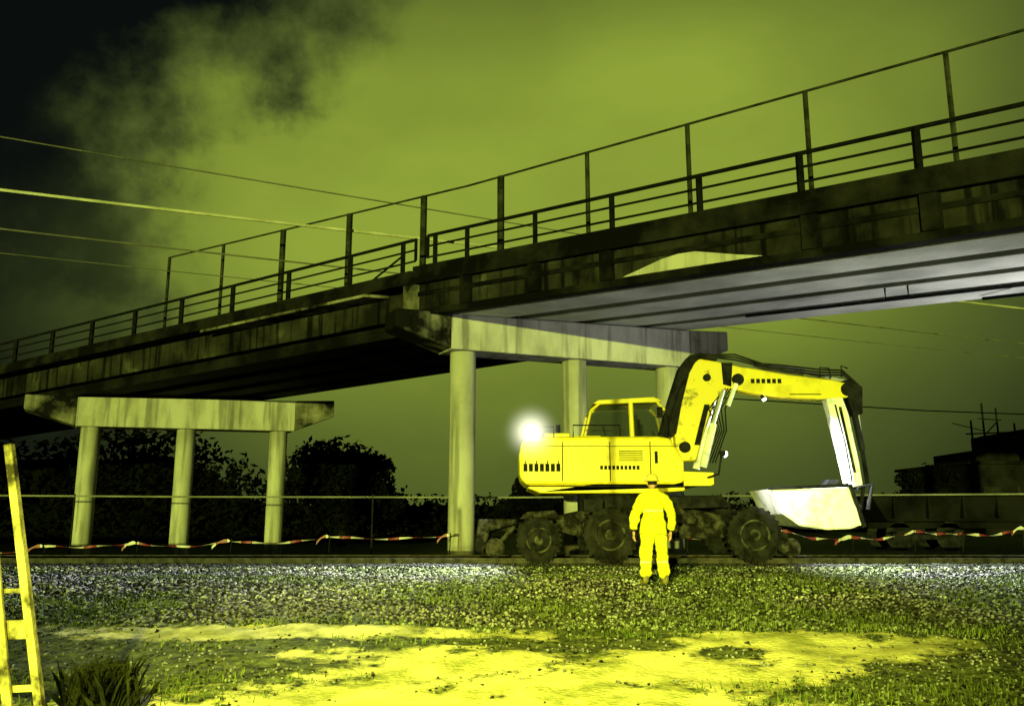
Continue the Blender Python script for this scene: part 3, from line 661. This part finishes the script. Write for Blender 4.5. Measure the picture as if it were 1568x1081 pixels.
B=MB(); B.hexa([(11.8,27.2,.9),(19.6,27.2,.9),(19.6,29.4,.9),(11.8,29.4,.9),(11.2,26.9,1.75),(20.2,26.9,1.75),(20.2,29.7,1.75),(11.2,29.7,1.75)])
B.box(11.3,20.1,27.5,29.1,.68,.88)
for i in range(8): B.box(11.9+1.08*i,12.0+1.08*i,26.88,27.1,1.0,1.76)
B.obj('hopper_body',M_bld,wg,bevel=.03)
B=MB()
for x in (12.3,13.9,17.5,19.1):
    for y in (27.55,28.99): B.lathe([(.42,-.05),(.46,-.04),(.46,.0),(.42,.02),(.15,.03)],x,y,.45,24)
B.box(12.0,14.2,27.35,27.5,.35,.6); B.box(17.2,19.4,27.35,27.5,.35,.6); B.tube([(20.1,28.3,.75),(20.6,28.3,.75)],.1,10); B.tube([(11.3,28.3,.75),(10.8,28.3,.75)],.1,10)
B.obj('bogies_and_buffers',M_blk,wg)

# ------------------------------------------------------------ sky
w=bpy.data.worlds.new('World'); scene.world=w; w.use_nodes=True; nt=w.node_tree; N=nt.nodes; L=nt.links
bg=N['Background']
tc=N.new('ShaderNodeTexCoord')
def vm(op,a,b=None):
    n=N.new('ShaderNodeVectorMath'); n.operation=op; L.new(a,n.inputs[0])
    if b is not None: n.inputs[1].default_value=b
    return n
def ma(op,a,b,c=None):
    n=N.new('ShaderNodeMath'); n.operation=op
    for i,q in enumerate((a,b,c)):
        if q is None: continue
        if isinstance(q,(int,float)): n.inputs[i].default_value=q
        else: L.new(q,n.inputs[i])
    return n.outputs[0]
def mrng(v,a,b,c,d):
    n=N.new('ShaderNodeMapRange'); n.interpolation_type='SMOOTHSTEP'; L.new(v,n.inputs[0])
    for i,q in enumerate((a,b,c,d)): n.inputs[i+1].default_value=q
    return n.outputs[0]
nrm=vm('NORMALIZE',tc.outputs['Generated'])
sp=N.new('ShaderNodeSeparateXYZ'); L.new(nrm.outputs[0],sp.inputs[0])
dt=vm('DOT_PRODUCT',nrm.outputs[0],(0.02,.925,.38))
n1=N.new('ShaderNodeTexNoise'); n1.inputs['Scale'].default_value=5.5; n1.inputs['Detail'].default_value=8; n1.inputs['Roughness'].default_value=.58; L.new(nrm.outputs[0],n1.inputs['Vector'])
mpw=N.new('ShaderNodeMapping'); mpw.inputs['Scale'].default_value=(1,1,1.8); mpw.inputs['Location'].default_value=(3.1,.4,.7); L.new(nrm.outputs[0],mpw.inputs[0])
n2=N.new('ShaderNodeTexNoise'); n2.inputs['Scale'].default_value=2.6; n2.inputs['Detail'].default_value=7; L.new(mpw.outputs[0],n2.inputs['Vector'])
glow=mrng(dt.outputs['Value'],.80,.995,.22,1.0)
q=ma('ADD',sp.outputs['X'],ma('MULTIPLY_ADD',sp.outputs['Z'],-1.6,1.115))
q=ma('ADD',q,ma('MULTIPLY_ADD',n1.outputs['Fac'],.62,-.31))
left=mrng(q,-.06,.18,0.0,1.0)
edge=mrng(sp.outputs['X'],-.60,-.27,.18,1.0)
wisp=mrng(ma('ADD',n1.outputs['Fac'],ma('MULTIPLY',sp.outputs['X'],.9)),-.02,.20,.30,1.0)
cl=mrng(n2.outputs['Fac'],.3,.7,.82,1.12)
low=mrng(sp.outputs['Z'],.02,.30,.42,1.0)
top=mrng(sp.outputs['Z'],.46,.60,1.0,.42)
val=ma('MULTIPLY',ma('MULTIPLY',ma('MULTIPLY',glow,left),ma('MULTIPLY',cl,low)),ma('MULTIPLY',ma('MULTIPLY',top,wisp),edge))
rp=N.new('ShaderNodeValToRGB'); L.new(val,rp.inputs[0]); e=rp.color_ramp.elements
e[0].position=0; e[0].color=(.003,.0045,.004,1); e[1].position=1; e[1].color=(.27,.36,.040,1)
x_=e.new(.3); x_.color=(.066,.091,.018,1)
L.new(rp.outputs[0],bg.inputs['Color']); bg.inputs['Strength'].default_value=1.0

# ------------------------------------------------------------ lights
def aim(o,target): o.rotation_euler=(Vector(target)-o.location).to_track_quat('-Z','Y').to_euler()
def spot(name,loc,tgt,power,size,blend,color,rad=.1):
    l=bpy.data.lights.new(name,'SPOT'); l.energy=power; l.spot_size=math.radians(size); l.spot_blend=blend; l.color=color; l.shadow_soft_size=rad
    o=bpy.data.objects.new(name,l); COL.objects.link(o); o.location=loc; aim(o,tgt); return o
sl=bpy.data.lights.new('sun','SUN'); sl.energy=4.2; sl.color=(.84,1.0,.16); sl.angle=math.radians(.5)
so=bpy.data.objects.new('sun',sl); COL.objects.link(so); so.rotation_euler=Vector((.22,1,-.014)).to_track_quat('-Z','Y').to_euler()
YG=(.98,1.0,.13)
fm=empty('floodlight_mast')
B=MB(); B.tube([(-2.5,-3,-.6),(-2.5,-3,5.6)],.06,10)
for a in (0,2.1,4.2): B.tube([(-2.5,-3,.6),(-2.5+.9*math.cos(a),-3+.9*math.sin(a),-.5)],.03,6)
B.box(-2.9,-2.1,-3.1,-2.95,5.4,5.8); B.obj('mast',M_blk,fm)
s1=spot('flood_lamp',(-2.5,-2.8,5.6),(-.1,8.4,-.4),24000,48,1.0,YG,.15); s1.parent=fm
s2=spot('rear_work_lamp_beam',(.40,17.75,2.80),(-3.5,15.2,0),4600,95,.8,(.95,1,1),.06); s2.parent=ex
s3=spot('boom_work_lamp_beam',(5.6,18.45,3.55),(9.5,16.0,.1),6000,100,.8,(.95,1,1),.05); s3.parent=ex
s5=spot('side_work_lamp_beam',(4.45,17.35,2.28),(6.6,18.3,1.4),420,80,.6,(1,1,.97),.05); s5.parent=ex
fl=empty('stand_floodlight')
B=MB(); B.tube([(15.5,19,-.1),(15.5,19,1.3)],.04,8); B.box(15.3,15.7,18.9,19.1,1.3,1.6); B.box(15.1,15.9,18.7,19.3,-.1,0); B.obj('stand',M_blk,fl)
s4=spot('stand_lamp',(15.25,19,1.7),(8.0,20.0,7.0),2300,90,.9,(1.0,1.0,.93),.1); s4.parent=fl

# ------------------------------------------------------------ camera
c=bpy.data.cameras.new('camera'); co_=bpy.data.objects.new('camera',c); COL.objects.link(co_)
c.sensor_width=36; c.lens=29.85; c.clip_end=3000; co_.location=(0,0,1.05); co_.rotation_euler=(math.radians(90+10.9),0,0)
scene.camera=co_
